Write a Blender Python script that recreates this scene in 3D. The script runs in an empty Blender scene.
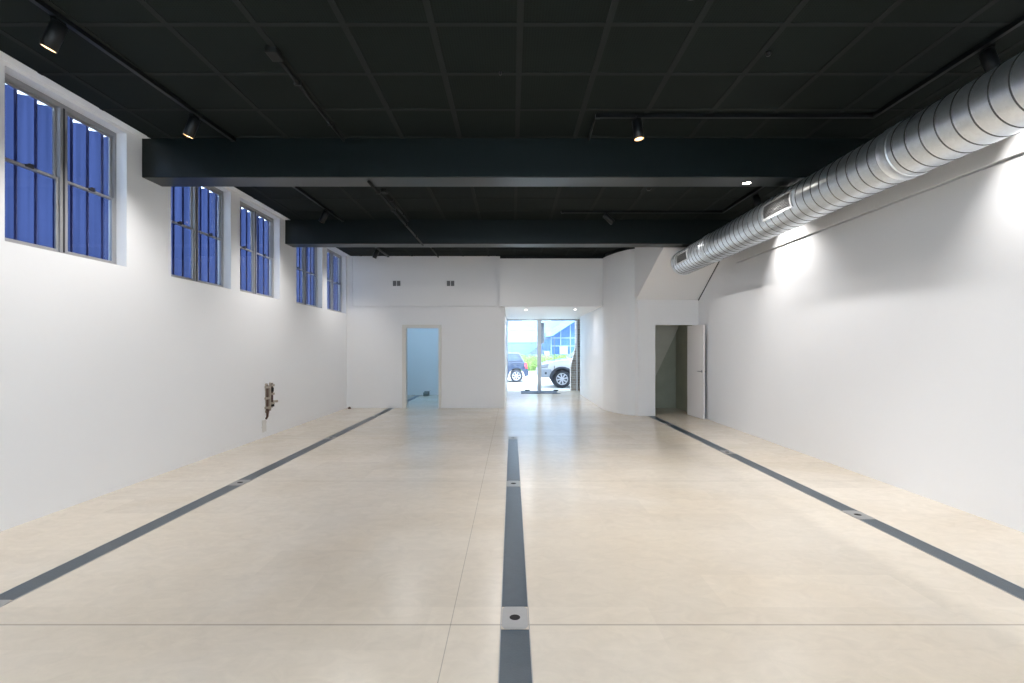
import bpy, bmesh, math, random
from mathutils import Vector, Matrix
random.seed(7)
PI = math.pi
scn = bpy.context.scene
COL = scn.collection

# ------------------------------------------------------------------ materials
def new_mat(name):
    m = bpy.data.materials.new(name); m.use_nodes = True
    nt = m.node_tree; b = nt.nodes['Principled BSDF']
    return m, nt, b

def srgb(r, g, b):
    f = lambda c: (c/255/12.92) if c/255 <= .04045 else ((c/255+.055)/1.055)**2.4
    return (f(r), f(g), f(b), 1)

def plain(name, col, rough=.5, metal=0, spec=.5, var=0.0, scale=6.0, bump=0.0, bscale=60.0, coat=0):
    m, nt, b = new_mat(name)
    b.inputs['Base Color'].default_value = col
    b.inputs['Roughness'].default_value = rough
    b.inputs['Metallic'].default_value = metal
    b.inputs['Specular IOR Level'].default_value = spec
    if coat: b.inputs['Coat Weight'].default_value = coat
    geo = nt.nodes.new('ShaderNodeNewGeometry')
    if var:
        n = nt.nodes.new('ShaderNodeTexNoise'); n.inputs['Scale'].default_value = scale; n.inputs['Detail'].default_value = 5
        nt.links.new(geo.outputs['Position'], n.inputs['Vector'])
        mr = nt.nodes.new('ShaderNodeMapRange')
        mr.inputs['To Min'].default_value = 1-var; mr.inputs['To Max'].default_value = 1+var
        nt.links.new(n.outputs['Fac'], mr.inputs['Value'])
        mx = nt.nodes.new('ShaderNodeVectorMath'); mx.operation = 'SCALE'
        mx.inputs[0].default_value = col[:3]
        nt.links.new(mr.outputs['Result'], mx.inputs['Scale'])
        nt.links.new(mx.outputs['Vector'], b.inputs['Base Color'])
    if bump:
        n2 = nt.nodes.new('ShaderNodeTexNoise'); n2.inputs['Scale'].default_value = bscale
        nt.links.new(geo.outputs['Position'], n2.inputs['Vector'])
        bp = nt.nodes.new('ShaderNodeBump'); bp.inputs['Strength'].default_value = bump; bp.inputs['Distance'].default_value = .01
        nt.links.new(n2.outputs['Fac'], bp.inputs['Height'])
        nt.links.new(bp.outputs['Normal'], b.inputs['Normal'])
    return m

def emit(name, col, s):
    m, nt, b = new_mat(name)
    b.inputs['Base Color'].default_value = (.9, .9, .9, 1)
    b.inputs['Emission Color'].default_value = col
    b.inputs['Emission Strength'].default_value = s
    return m

M = {}
M['white'] = plain('white_wall_paint', (.79, .795, .81, 1), .6, var=.015, scale=1.2, bump=.06, bscale=25, spec=.3)
M['white_b'] = plain('white_satin_paint', (.80, .80, .80, 1), .42, spec=.35)
M['white_back'] = plain('white_back_wall_paint', (.80, .785, .775, 1), .55, var=.015, scale=1.5, spec=.3)
M['black_beam'] = plain('dark_beam_paint', (.0020, .0062, .0066, 1), .36, var=.12, scale=3, spec=.45)
M['black_metal'] = plain('matt_black_metal', (.005, .0065, .0075, 1), .4, spec=.3)
M['dark_conduit'] = plain('charcoal_conduit_paint', (.011, .0125, .0125, 1), .6, spec=.2)
M['alu'] = plain('window_aluminium', (.36, .36, .37, 1), .42, metal=.35, var=.06, scale=20)
M['alu_dark'] = plain('dark_window_gasket', (.03, .032, .04, 1), .5)
M['steel'] = plain('stainless_plate', (.40, .40, .40, 1), .5, metal=.5, var=.06, scale=30)
M['slate'] = plain('slate_blue_channel_cover', (.040, .062, .084, 1), .30, spec=.45, var=.22, scale=14, bump=.1, bscale=120)
M['hole'] = plain('dark_hole', (.006, .006, .006, 1), .8)
M['door'] = plain('white_door_paint', (.82, .79, .77, 1), .5)
M['cream_frame'] = plain('cream_door_frame_paint', (.70, .66, .60, 1), .5)
M['chrome'] = plain('satin_chrome', (.4, .4, .4, 1), .3, metal=1)
M['render'] = plain('bare_grey_render', (.40, .40, .31, 1), .9, var=.2, scale=2.5, bump=.2)
M['render_light'] = plain('bare_light_render', (.60, .57, .48, 1), .9, var=.1, scale=4, bump=.2)
M['grille'] = plain('grey_vent_metal', (.16, .16, .16, 1), .5)
M['rubble'] = plain('broken_plaster', (.40, .35, .29, 1), .9, var=.4, scale=40, bump=.5)
M['rust'] = plain('rusty_brown_pipe', (.10, .055, .04, 1), .7, var=.4, scale=50)
M['patch'] = plain('grey_filler_patch', (.66, .64, .61, 1), .8, var=.1, scale=20)
M['rubber'] = plain('tyre_rubber', (.03, .036, .05, 1), .8)
M['blue_car'] = plain('dark_blue_car_paint', (.022, .04, .09, 1), .25, coat=1)
M['white_car'] = plain('white_car_paint', (.80, .80, .82, 1), .3, coat=1)
M['car_grey'] = plain('silver_bumper_plastic', (.36, .39, .45, 1), .5)
M['car_dark'] = plain('dark_wheel_arch_plastic', (.04, .05, .075, 1), .6)
M['car_glass'] = plain('tinted_car_glass', (.05, .085, .15, 1), .08, coat=1)
M['tail'] = plain('red_tail_lamp', (.75, .06, .09, 1), .2)
M['rim'] = plain('alloy_rim', (.62, .64, .70, 1), .3, metal=.5)
M['olive'] = plain('olive_fibreglass', (.17, .16, .11, 1), .5)
M['clad'] = plain('pale_blue_cladding', (.20, .27, .34, 1), .7, var=.03, scale=.7)
M['band'] = plain('mid_blue_cladding', (.11, .19, .30, 1), .6, var=.05, scale=.7)
M['canopy'] = plain('sky_blue_fascia', (.16, .29, .47, 1), .5)
M['bglass'] = plain('blue_shop_glazing', (.045, .125, .30, 1), .3, var=.45, scale=.9)
M['bmull'] = plain('pale_mullion', (.26, .36, .47, 1), .5)
M['navy'] = plain('navy_roof_sheet', (.06, .10, .22, 1), .6)
M['leaf'] = plain('hedge_leaf', (.15, .26, .055, 1), .6, var=.4, scale=9)
M['pave'] = plain('pale_concrete_paving', (.62, .61, .59, 1), .9, var=.06, scale=.8)
M['mat'] = plain('blue_grey_mat_pile', (.07, .09, .125, 1), .9, var=.15, scale=60)
M['stop'] = plain('dark_green_rubber', (.035, .05, .03, 1), .7)
M['lamp'] = emit('spot_lamp_lens', (1, .82, .6, 1), 9)
M['down'] = emit('downlight_lens', (1, .93, .82, 1), 14)
M['reflector'] = plain('warm_spot_reflector', (.75, .55, .36, 1), .35)
M['card'] = plain('grey_green_carton', (.20, .22, .21, 1), .8, var=.2, scale=20)

def glass_mat():
    m, nt, b = new_mat('clear_window_glass'); nt.nodes.remove(b)
    out = nt.nodes['Material Output']
    t = nt.nodes.new('ShaderNodeBsdfTransparent'); t.inputs['Color'].default_value = (.95, .97, .98, 1)
    g = nt.nodes.new('ShaderNodeBsdfGlossy'); g.inputs['Roughness'].default_value = .02
    fr = nt.nodes.new('ShaderNodeFresnel'); fr.inputs['IOR'].default_value = 1.45
    mx = nt.nodes.new('ShaderNodeMixShader')
    geo = nt.nodes.new('ShaderNodeNewGeometry'); inv = nt.nodes.new('ShaderNodeMath'); inv.operation = 'SUBTRACT'; inv.inputs[0].default_value = 1
    nt.links.new(geo.outputs['Backfacing'], inv.inputs[1]); mu = nt.nodes.new('ShaderNodeMath'); mu.operation = 'MULTIPLY'
    nt.links.new(fr.outputs[0], mu.inputs[0]); nt.links.new(inv.outputs[0], mu.inputs[1]); nt.links.new(mu.outputs[0], mx.inputs[0]); nt.links.new(t.outputs[0], mx.inputs[1]); nt.links.new(g.outputs[0], mx.inputs[2])
    nt.links.new(mx.outputs[0], out.inputs['Surface'])
    return m
M['glass'] = glass_mat()

def sheet_mat():
    # translucent blue ribbed sheeting: daylight shines through it
    m, nt, b = new_mat('translucent_blue_sheet'); nt.nodes.remove(b)
    out = nt.nodes['Material Output']
    d = nt.nodes.new('ShaderNodeBsdfDiffuse'); d.inputs['Color'].default_value = (.03, .04, .11, 1)
    t = nt.nodes.new('ShaderNodeBsdfTranslucent'); t.inputs['Color'].default_value = (.26, .30, .86, 1)
    geo = nt.nodes.new('ShaderNodeNewGeometry')
    mp = nt.nodes.new('ShaderNodeMapping'); mp.inputs['Scale'].default_value = (3, 9, .25)
    n = nt.nodes.new('ShaderNodeTexNoise'); n.inputs['Scale'].default_value = 2; n.inputs['Detail'].default_value = 4
    nt.links.new(geo.outputs['Position'], mp.inputs[0]); nt.links.new(mp.outputs[0], n.inputs['Vector'])
    r = nt.nodes.new('ShaderNodeValToRGB')
    r.color_ramp.elements[0].color = (.020, .028, .070, 1); r.color_ramp.elements[1].color = (.036, .048, .118, 1)
    r.color_ramp.elements[0].position = .3; r.color_ramp.elements[1].position = .7
    nt.links.new(n.outputs['Fac'], r.inputs[0]); nt.links.new(r.outputs[0], t.inputs['Color'])
    mx = nt.nodes.new('ShaderNodeMixShader'); mx.inputs[0].default_value = .6
    nt.links.new(d.outputs[0], mx.inputs[1]); nt.links.new(t.outputs[0], mx.inputs[2])
    nt.links.new(mx.outputs[0], out.inputs['Surface'])
    return m
M['sheet'] = sheet_mat()
def opal():  # tinted pane of the added side room rooflight
    m, nt, b = new_mat('pale_blue_fill_rooflight'); nt.nodes.remove(b)
    t = nt.nodes.new('ShaderNodeBsdfTranslucent'); t.inputs['Color'].default_value = (.38, .47, .53, 1)
    nt.links.new(t.outputs[0], nt.nodes['Material Output'].inputs['Surface']); return m
M['opal'] = opal()
M['rib'] = plain('dark_blue_sheet_rib', (.05, .06, .17, 1), .6)

def floor_mat():
    m, nt, b = new_mat('pale_stone_slab_floor')
    N, L = nt.nodes, nt.links
    geo = N.new('ShaderNodeNewGeometry'); sep = N.new('ShaderNodeSeparateXYZ'); L.new(geo.outputs['Position'], sep.inputs[0])
    br = N.new('ShaderNodeTexBrick'); br.inputs['Scale'].default_value = 1
    br.inputs['Brick Width'].default_value = 1.25; br.inputs['Row Height'].default_value = .415; br.inputs['Mortar Size'].default_value = 0.0
    br.inputs['Color1'].default_value = (.0, .0, .0, 1); br.inputs['Color2'].default_value = (1, 1, 1, 1)
    br.offset = .37
    L.new(geo.outputs['Position'], br.inputs['Vector'])
    n1 = N.new('ShaderNodeTexNoise'); n1.inputs['Scale'].default_value = .55; n1.inputs['Detail'].default_value = 4; n1.inputs['Distortion'].default_value = .6
    L.new(geo.outputs['Position'], n1.inputs['Vector'])
    mp = N.new('ShaderNodeMapping'); mp.inputs['Scale'].default_value = (1.5, 2.2, 1); mp.inputs['Rotation'].default_value = (0, 0, .35)
    L.new(geo.outputs['Position'], mp.inputs[0])
    n2 = N.new('ShaderNodeTexNoise'); n2.inputs['Scale'].default_value = 4.2; n2.inputs['Detail'].default_value = 9; n2.inputs['Roughness'].default_value = .65; n2.inputs['Distortion'].default_value = 1.2
    L.new(mp.outputs[0], n2.inputs['Vector'])
    r1 = N.new('ShaderNodeValToRGB')
    r1.color_ramp.elements[0].position = .35; r1.color_ramp.elements[0].color = (.68, .595, .48, 1)
    r1.color_ramp.elements[1].position = .68; r1.color_ramp.elements[1].color = (.73, .665, .575, 1)
    L.new(n1.outputs['Fac'], r1.inputs[0])
    def scale_by(prev, src, lo, hi, a=0.0, c=1.0):
        mr = N.new('ShaderNodeMapRange'); mr.inputs['From Min'].default_value = a; mr.inputs['From Max'].default_value = c
        mr.inputs['To Min'].default_value = lo; mr.inputs['To Max'].default_value = hi
        L.new(src, mr.inputs['Value'])
        v = N.new('ShaderNodeVectorMath'); v.operation = 'SCALE'
        L.new(prev, v.inputs[0]); L.new(mr.outputs[0], v.inputs['Scale']); return v.outputs[0]
    c = scale_by(r1.outputs[0], br.outputs['Color'], .95, 1.03)
    c = scale_by(c, n2.outputs['Fac'], .94, 1.04, .3, .7)
    # expansion joints: across at y=2.72, y=5.68; a hairline along x=-0.333
    def line(src, pos, half, dark):
        nonlocal c
        s = N.new('ShaderNodeMath'); s.operation = 'SUBTRACT'; s.inputs[1].default_value = pos; L.new(src, s.inputs[0])
        a = N.new('ShaderNodeMath'); a.operation = 'ABSOLUTE'; L.new(s.outputs[0], a.inputs[0])
        c = scale_by(c, a.outputs[0], dark, 1.0, half*.6, half*1.4)
        for nn in N:
            pass
    line(sep.outputs['Y'], 2.72, .0065, .64)
    line(sep.outputs['Y'], 5.68, .012, .88)
    line(sep.outputs['Y'], 8.6, .02, .93)
    line(sep.outputs['X'], -.334, .0022, .62)
    L.new(c, b.inputs['Base Color'])
    rr = N.new('ShaderNodeMapRange'); rr.inputs['To Min'].default_value = .20; rr.inputs['To Max'].default_value = .262
    L.new(n2.outputs['Fac'], rr.inputs['Value']); L.new(rr.outputs[0], b.inputs['Roughness'])
    b.inputs['Specular IOR Level'].default_value = .5
    bp = N.new('ShaderNodeBump'); bp.inputs['Strength'].default_value = .05; bp.inputs['Distance'].default_value = .01
    L.new(n2.outputs['Fac'], bp.inputs['Height']); L.new(bp.outputs[0], b.inputs['Normal'])
    return m
M['floor'] = floor_mat()

def ceiling_mat():
    m, nt, b = new_mat('black_perforated_tile')
    N, L = nt.nodes, nt.links
    geo = N.new('ShaderNodeNewGeometry')
    v = N.new('ShaderNodeTexVoronoi'); v.inputs['Scale'].default_value = 45; v.inputs['Randomness'].default_value = 0
    L.new(geo.outputs['Position'], v.inputs['Vector'])
    n = N.new('ShaderNodeTexNoise'); n.inputs['Scale'].default_value = 1.6; L.new(geo.outputs['Position'], n.inputs['Vector'])
    r = N.new('ShaderNodeValToRGB'); r.color_ramp.elements[0].color = (.0026, .0044, .0038, 1); r.color_ramp.elements[1].color = (.0062, .0098, .0086, 1)
    r.color_ramp.elements[0].position = .12; r.color_ramp.elements[1].position = .3
    L.new(v.outputs['Distance'], r.inputs[0])
    mr = N.new('ShaderNodeMapRange'); mr.inputs['To Min'].default_value = .8; mr.inputs['To Max'].default_value = 1.25; L.new(n.outputs['Fac'], mr.inputs[0])
    s = N.new('ShaderNodeVectorMath'); s.operation = 'SCALE'; L.new(r.outputs[0], s.inputs[0]); L.new(mr.outputs[0], s.inputs['Scale'])
    L.new(s.outputs[0], b.inputs['Base Color']); b.inputs['Roughness'].default_value = .8; b.inputs['Specular IOR Level'].default_value = .15
    return m
M['tile'] = ceiling_mat()
M['strip'] = plain('charcoal_cover_strip', (.0165, .0195, .0185, 1), .8, spec=.12, var=.1, scale=5)

def duct_mat():
    m, nt, b = new_mat('galvanised_spiral_steel')
    N, L = nt.nodes, nt.links
    geo = N.new('ShaderNodeNewGeometry')
    v = N.new('ShaderNodeTexVoronoi'); v.inputs['Scale'].default_value = 42
    L.new(geo.outputs['Position'], v.inputs['Vector'])
    r = N.new('ShaderNodeMapRange'); r.inputs['To Min'].default_value = .82; r.inputs['To Max'].default_value = .90
    L.new(v.outputs['Color'], r.inputs[0])
    cb = N.new('ShaderNodeCombineColor')
    for i, k in enumerate((.93, .98, 1.03)):
        mm = N.new('ShaderNodeMath'); mm.operation = 'MULTIPLY'; mm.inputs[1].default_value = k
        L.new(r.outputs[0], mm.inputs[0]); L.new(mm.outputs[0], cb.inputs[i])
    L.new(cb.outputs[0], b.inputs['Base Color'])
    b.inputs['Metallic'].default_value = .9
    rr = N.new('ShaderNodeMapRange'); rr.inputs['To Min'].default_value = .30; rr.inputs['To Max'].default_value = .36
    L.new(v.outputs['Color'], rr.inputs[0]); L.new(rr.outputs[0], b.inputs['Roughness'])
    return m
M['duct'] = duct_mat()
M['seam'] = plain('duct_seam_ridge_shade', (.10, .11, .12, 1), .45, metal=.7)  # seam metal darkened: shade of the ridges is put into the colour
M['duct_in'] = plain('dark_duct_inside', (.03, .03, .03, 1), .7)
M['reg'] = plain('brushed_register_metal', (.55, .56, .57, 1), .5, metal=.2)

def brick_mat():
    m, nt, b = new_mat('brown_brickwork')
    N, L = nt.nodes, nt.links
    geo = N.new('ShaderNodeNewGeometry'); sep = N.new('ShaderNodeSeparateXYZ'); L.new(geo.outputs['Position'], sep.inputs[0])
    ad = N.new('ShaderNodeMath'); L.new(sep.outputs['X'], ad.inputs[0]); L.new(sep.outputs['Y'], ad.inputs[1])
    cb = N.new('ShaderNodeCombineXYZ'); L.new(ad.outputs[0], cb.inputs[0]); L.new(sep.outputs['Z'], cb.inputs[1])
    br = N.new('ShaderNodeTexBrick'); br.inputs['Scale'].default_value = 1
    br.inputs['Brick Width'].default_value = .23; br.inputs['Row Height'].default_value = .086; br.inputs['Mortar Size'].default_value = .011
    br.inputs['Color1'].default_value = (.36, .27, .22, 1); br.inputs['Color2'].default_value = (.52, .44, .38, 1); br.inputs['Mortar'].default_value = (.6, .57, .53, 1)
    L.new(cb.outputs[0], br.inputs['Vector']); L.new(br.outputs['Color'], b.inputs['Base Color'])
    b.inputs['Roughness'].default_value = .9
    return m
M['brick'] = brick_mat()

# ------------------------------------------------------------------ mesh builder
class MB:
    def __init__(s): s.bm = bmesh.new(); s.mats = []
    def mi(s, mat):
        if mat not in s.mats: s.mats.append(mat)
        return s.mats.index(mat)
    def _paint(s, faces, mat):
        if mat is not None:
            i = s.mi(mat)
            for f in faces: f.material_index = i
    def box(s, x0, x1, y0, y1, z0, z1, mat=None, bevel=0):
        vs = [s.bm.verts.new(p) for p in ((x0,y0,z0),(x1,y0,z0),(x1,y1,z0),(x0,y1,z0),(x0,y0,z1),(x1,y0,z1),(x1,y1,z1),(x0,y1,z1))]
        fs = [s.bm.faces.new([vs[i] for i in q]) for q in ((0,3,2,1),(4,5,6,7),(0,1,5,4),(1,2,6,5),(2,3,7,6),(3,0,4,7))]
        s._paint(fs, mat)
        if bevel:
            es = list({e for f in fs for e in f.edges})
            r = bmesh.ops.bevel(s.bm, geom=es, offset=bevel, segments=2, affect='EDGES', profile=.5)
        return s
    def prism(s, pts, axis, a, b, mat=None):
        # pts 2-D polygon; axis 'x','y','z' extrusion direction from a to b
        def p3(u, v, w):
            return {'x': (w, u, v), 'y': (u, w, v), 'z': (u, v, w)}[axis]
        A = [s.bm.verts.new(p3(u, v, a)) for u, v in pts]; B = [s.bm.verts.new(p3(u, v, b)) for u, v in pts]
        fs = [s.bm.faces.new(A), s.bm.faces.new(B[::-1])]
        n = len(pts)
        for i in range(n): fs.append(s.bm.faces.new([A[i], A[(i+1) % n], B[(i+1) % n], B[i]][::-1]))
        s._paint(fs, mat)
        bmesh.ops.recalc_face_normals(s.bm, faces=fs)
        return s
    def cyl(s, p, q, r, r2=None, n=20, mat=None, caps=True):
        r2 = r if r2 is None else r2
        p, q = Vector(p), Vector(q); d = (q-p).normalized()
        u = d.orthogonal().normalized(); v = d.cross(u)
        A = [s.bm.verts.new(p+(u*math.cos(2*PI*i/n)+v*math.sin(2*PI*i/n))*r) for i in range(n)]
        B = [s.bm.verts.new(q+(u*math.cos(2*PI*i/n)+v*math.sin(2*PI*i/n))*r2) for i in range(n)]
        fs = [s.bm.faces.new([A[i], A[(i+1) % n], B[(i+1) % n], B[i]]) for i in range(n)]
        for f in fs: f.smooth = True
        if caps: fs += [s.bm.faces.new(A[::-1]), s.bm.faces.new(B)]
        s._paint(fs, mat); return s
    def lathe(s, prof, o, d, n=24, mat=None, closed=False):
        # prof list of (r, h) along d from o
        o, d = Vector(o), Vector(d).normalized(); u = d.orthogonal().normalized(); v = d.cross(u)
        rings = []
        for r, h in prof:
            rings.append([s.bm.verts.new(o+d*h+(u*math.cos(2*PI*i/n)+v*math.sin(2*PI*i/n))*max(r, 1e-4)) for i in range(n)])
        fs = []
        for a, b in zip(rings, rings[1:]):
            for i in range(n):
                fs.append(s.bm.faces.new([a[i], a[(i+1) % n], b[(i+1) % n], b[i]]))
        for f in fs: f.smooth = True
        s._paint(fs, mat); return s
    def quad(s, *pts, mat=None):
        f = s.bm.faces.new([s.bm.verts.new(p) for p in pts]); s._paint([f], mat); return s
    def build(s, name, mat=None, parent=None, bevel=0, kind=None):
        me = bpy.data.meshes.new(name); s.bm.normal_update(); s.bm.to_mesh(me); s.bm.free()
        mats = s.mats or [mat]
        if mat is not None and s.mats and mat not in s.mats: mats = s.mats + [mat]
        for m_ in mats: me.materials.append(m_)
        o = bpy.data.objects.new(name, me); COL.objects.link(o)
        if parent: o.parent = parent; o.matrix_parent_inverse = parent.matrix_basis.inverted()
        if bevel:
            b = o.modifiers.new('bevel', 'BEVEL'); b.width = bevel; b.segments = 2; b.limit_method = 'ANGLE'
        if kind: o['kind'] = kind
        return o

def tag(o, label, cat, group=None, kind=None):
    o['label'] = label; o['category'] = cat
    if group: o['group'] = group
    if kind: o['kind'] = kind
    return o
def root(name, loc=(0, 0, 0), label=None, cat=None, group=None):
    o = bpy.data.objects.new(name, None); COL.objects.link(o); o.location = loc; o.empty_display_size = .1
    if label: tag(o, label, cat, group)
    return o
def struct_root(name, loc=(0, 0, 0)):
    o = root(name, loc); o['kind'] = 'structure'; return o
def copy_tree(o, parent=None):
    c = o.copy(); COL.objects.link(c)
    if parent: c.parent = parent
    for ch in list(o.children): copy_tree(ch, c)
    return c

# ------------------------------------------------------------------ dimensions
XL, XR = -4.20, 4.18
ZC, ZC3, ZB = 3.89, 3.86, 3.446
YB = 12.70; YR = -4.2
# camera
cam_d = bpy.data.cameras.new('camera'); cam = bpy.data.objects.new('camera', cam_d); COL.objects.link(cam)
cam.location = (0, 0, 1.5); cam.rotation_euler = (PI/2, 0, 0)
cam_d.sensor_width = 36; cam_d.lens = 500/1024*36; cam_d.shift_y = 7.5/1024; cam_d.clip_start = .05
scn.camera = cam

# ------------------------------------------------------------------ setting
b = MB(); b.box(XL-.3, XR+.3, YR-.2, 18.05, -.2, 0); b.build('floor', M['floor'], kind='structure')
b = MB(); b.box(-40, 60, 18.05, 70, -.22, -.01); b.build('ground', M['pave'], kind='structure')
b = MB(); b.box(-40, 60, -40, YR-.2, -.22, -.01); b.build('yard_ground', M['pave'], kind='structure')

# left wall with five window openings
wins = [(4.14, 5.45), (6.16, 7.47), (7.72, 9.04), (9.74, 11.07), (11.35, 12.64)]
WZ0, WZ1 = 2.395, 3.85
b = MB()
b.box(XL-.3, XL, YR, 16.5, 0, WZ0); b.box(XL-.3, XL, YR, 16.5, WZ1, 4.1)
ys = [YR] + [v for w in wins for v in w] + [16.5]
for i in range(0, len(ys), 2): b.box(XL-.3, XL, ys[i], ys[i+1], WZ0, WZ1)
b.build('wall_left', M['white'], kind='structure')
# right wall, upper part stands slightly proud
b = MB(); b.box(XR, XR+.3, YR, 12.9, 0, 3.09); b.box(XR-.022, XR+.3, YR, 9.3, 3.108, 4.1); b.box(XR, XR+.3, 9.3, 12.9, 3.09, 4.1); b.box(XR+.05, XR+.3, YR, 9.3, 3.09, 3.108)
b.build('wall_right', M['white'], kind='structure')
# rear wall behind the camera: wide glazed opening added to let in fill daylight
b = MB()
b.box(XL-.3, -3.2, YR-.2, YR, 0, 4.1); b.box(3.2, XR+.3, YR-.2, YR, 0, 4.1); b.box(-3.2, 3.2, YR-.2, YR, 3.3, 4.1)
b.build('wall_rear', M['white'], kind='structure')
w = struct_root('window_6', (0, YR, 0))
b = MB()
for x in (-3.17, -1.6, 0, 1.6, 3.17): b.box(x-.03, x+.03, YR-.13, YR-.07, 0, 3.3)
b.box(-3.2, 3.2, YR-.13, YR-.07, 3.24, 3.3); b.box(-3.2, 3.2, YR-.13, YR-.07, 0, .06)
b.build('frame', M['alu'], w)
MB().box(-3.2, 3.2, YR-.105, YR-.095, .06, 3.24).build('pane', M['glass'], w)

# ceilings with cover strips
def ceiling(y0, y1, z, lines, name):
    b = MB(); b.box(-4.097 if name != 'x' else XL, XR, y0, y1, z, z+.25, M['tile'])
    k = -7
    while k < 7:
        x = .06+.650*k
        if -4.05 < x < XR-.1: b.box(x-.024, x+.024, y0, y1, z-.006, z, M['strip'])
        k += 1
    for y in lines:
        b.box(-4.097, XR, y-.022, y+.022, z-.0055, z, M['strip'])
    return b.build(name, M['tile'], kind='structure')
ceiling(YR-.1, 5.67, ZC, [3.677-.6525*k for k in range(12, 0, -1)]+[3.677, 4.338, 4.985, 5.635], 'ceiling')
ceiling(6.0, 9.25, ZC, [6.0+.02, 6.62, 7.28, 7.945, 8.62], 'ceiling_middle')
b = MB(); b.box(-4.097, XR, 9.58, 12.9, ZC3, ZC3+.25, M['tile'])
for k in range(-7, 7):
    x = .06+.650*k
    if -4.05 < x < 4.1: b.box(x-.024, x+.024, 9.58, 12.7, ZC3-.006, ZC3, M['strip'])
for y in (10.2, 10.86, 11.5, 12.15): b.box(-4.097, XR, y-.022, y+.022, ZC3-.0055, ZC3, M['strip'])
b.build('ceiling_far', M['tile'], kind='structure')
MB().box(XL-.3, XR+.3, YR-.2, 18.05, 4.14, 4.3).build('roof', M['black_beam'], kind='structure')
# white edge strips between window wall and black ceiling
b = MB()
for y0, y1, z in ((YR, 5.67, ZC), (6.0, 9.25, ZC), (9.58, 12.7, ZC3)): b.box(XL, -4.097, y0, y1, z-.004, z+.25)
b.build('trim_3', M['white_b'], kind='structure')
MB().box(XL, XR, 5.67, 6.0, ZB, 4.14).build('trim_1', M['black_beam'], kind='structure', bevel=.008)
MB().box(XL, XR, 9.25, 9.58, ZB, 4.14).build('trim_2', M['black_beam'], kind='structure', bevel=.008)

# back wall with door opening
DX0, DX1, DZ = -2.70, -1.854, 2.045
b = MB()
b.box(XL, DX0, YB, YB+.14, 0, 2.58); b.box(DX1, -.185, YB, YB+.14, 0, 2.58); b.box(DX0, DX1, YB, YB+.14, DZ, 2.58)
b.box(XL, -.185, YB+.03, YB+.14, 2.58, 4.1)
# raised upper panel and narrow edges
b.box(-4.04, -.40, YB, YB+.03, 2.59, ZC3); b.box(XL, -4.05, YB, YB+.03, 2.59, ZC3)
b.build('wall_back', M['white_back'], kind='structure')
# door frame (lined opening without leaf)
d1 = struct_root('door_1', (-2.28, YB, 0))
b = MB()
for x0, x1 in ((DX0-.085, DX0+.012), (DX1-.012, DX1+.06)): b.box(x0, x1, YB-.025, YB+.01, 0, DZ+.07)
b.box(DX0-.085, DX1+.06, YB-.0255, YB+.0095, DZ-.012, DZ+.07)
b.build('architrave', M['cream_frame'], d1, bevel=.004)
b = MB(); b.box(DX0, DX0+.012, YB+.01, YB+.15, 0, DZ-.001); b.box(DX1-.012, DX1, YB+.01, YB+.15, 0, DZ-.001); b.box(DX0, DX1, YB+.01, YB+.15, DZ-.012, DZ)
b.build('jamb', M['cream_frame'], d1)

# room behind door 1, blue fill light from an added, unseen rooflight
b = MB(); b.box(XL, -.335, 16.3, 16.45, 0, 3.1); b.build('wall_side_room', M['white_b'], kind='structure')
b = MB(); b.box(XL, -.335, YB+.14, 13.2, 2.9, 3.1); b.box(XL, -.335, 15.9, 16.3, 2.9, 3.1); b.box(XL, -3.6, 13.2, 15.9, 2.9, 3.1); b.box(-1.2, -.335, 13.2, 15.9, 2.9, 3.1)
b.build('ceiling_side_room', M['white_b'], kind='structure')

o = MB().box(-3.62, -1.18, 13.18, 15.92, 3.1, 3.11).build('window_8', M['opal'], kind='structure')
# passage to the street
b = MB(); b.box(-.335, -.185, YB+.14, 18.0, 0, 4.1); b.build('wall_passage_left', M['white_b'], kind='structure')
b = MB(); b.box(2.265, 2.43, 12.42, 16.65, 0, 2.70); b.box(2.43, 2.8, 16.5, 16.65, 0, 2.70); b.box(2.75, 2.9, 16.65, 18.0, 0, 2.70)
b.build('wall_passage_right', M['white_b'], kind='structure')
b = MB(); b.box(-.185, 2.9, YB, 18.0, 2.563, 2.75); b.build('ceiling_passage', M['white_b'], kind='structure')
b = MB(); b.box(-.30, 2.27, 12.45, YB-.001, 2.563, 3.753); b.build('wall_header', M['white_back'], kind='structure')
MB().box(-.30, 2.4, 12.55, 12.78, 3.753, 4.1).build('trim_4', M['black_beam'], kind='structure')

# roof over the side room stays open to the sky: split the slab
bpy.data.objects.remove(bpy.data.objects['roof'])
b = MB(); b.box(XL-.3, XR+.3, YR-.2, 12.9, 4.14, 4.3); b.box(-.34, XR+.3, 12.9, 18.05, 4.14, 4.3); b.build('roof', M['black_beam'], kind='structure')
MB().box(XL-.3, -.185, YB+.0, YB+.14, 4.1, 4.14).build('trim_5', M['black_beam'], kind='structure')
MB().box(2.43, XR+.3, 12.9, 13.05, 0, 4.14).build('wall_stair_back', M['render'], kind='structure')

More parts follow.
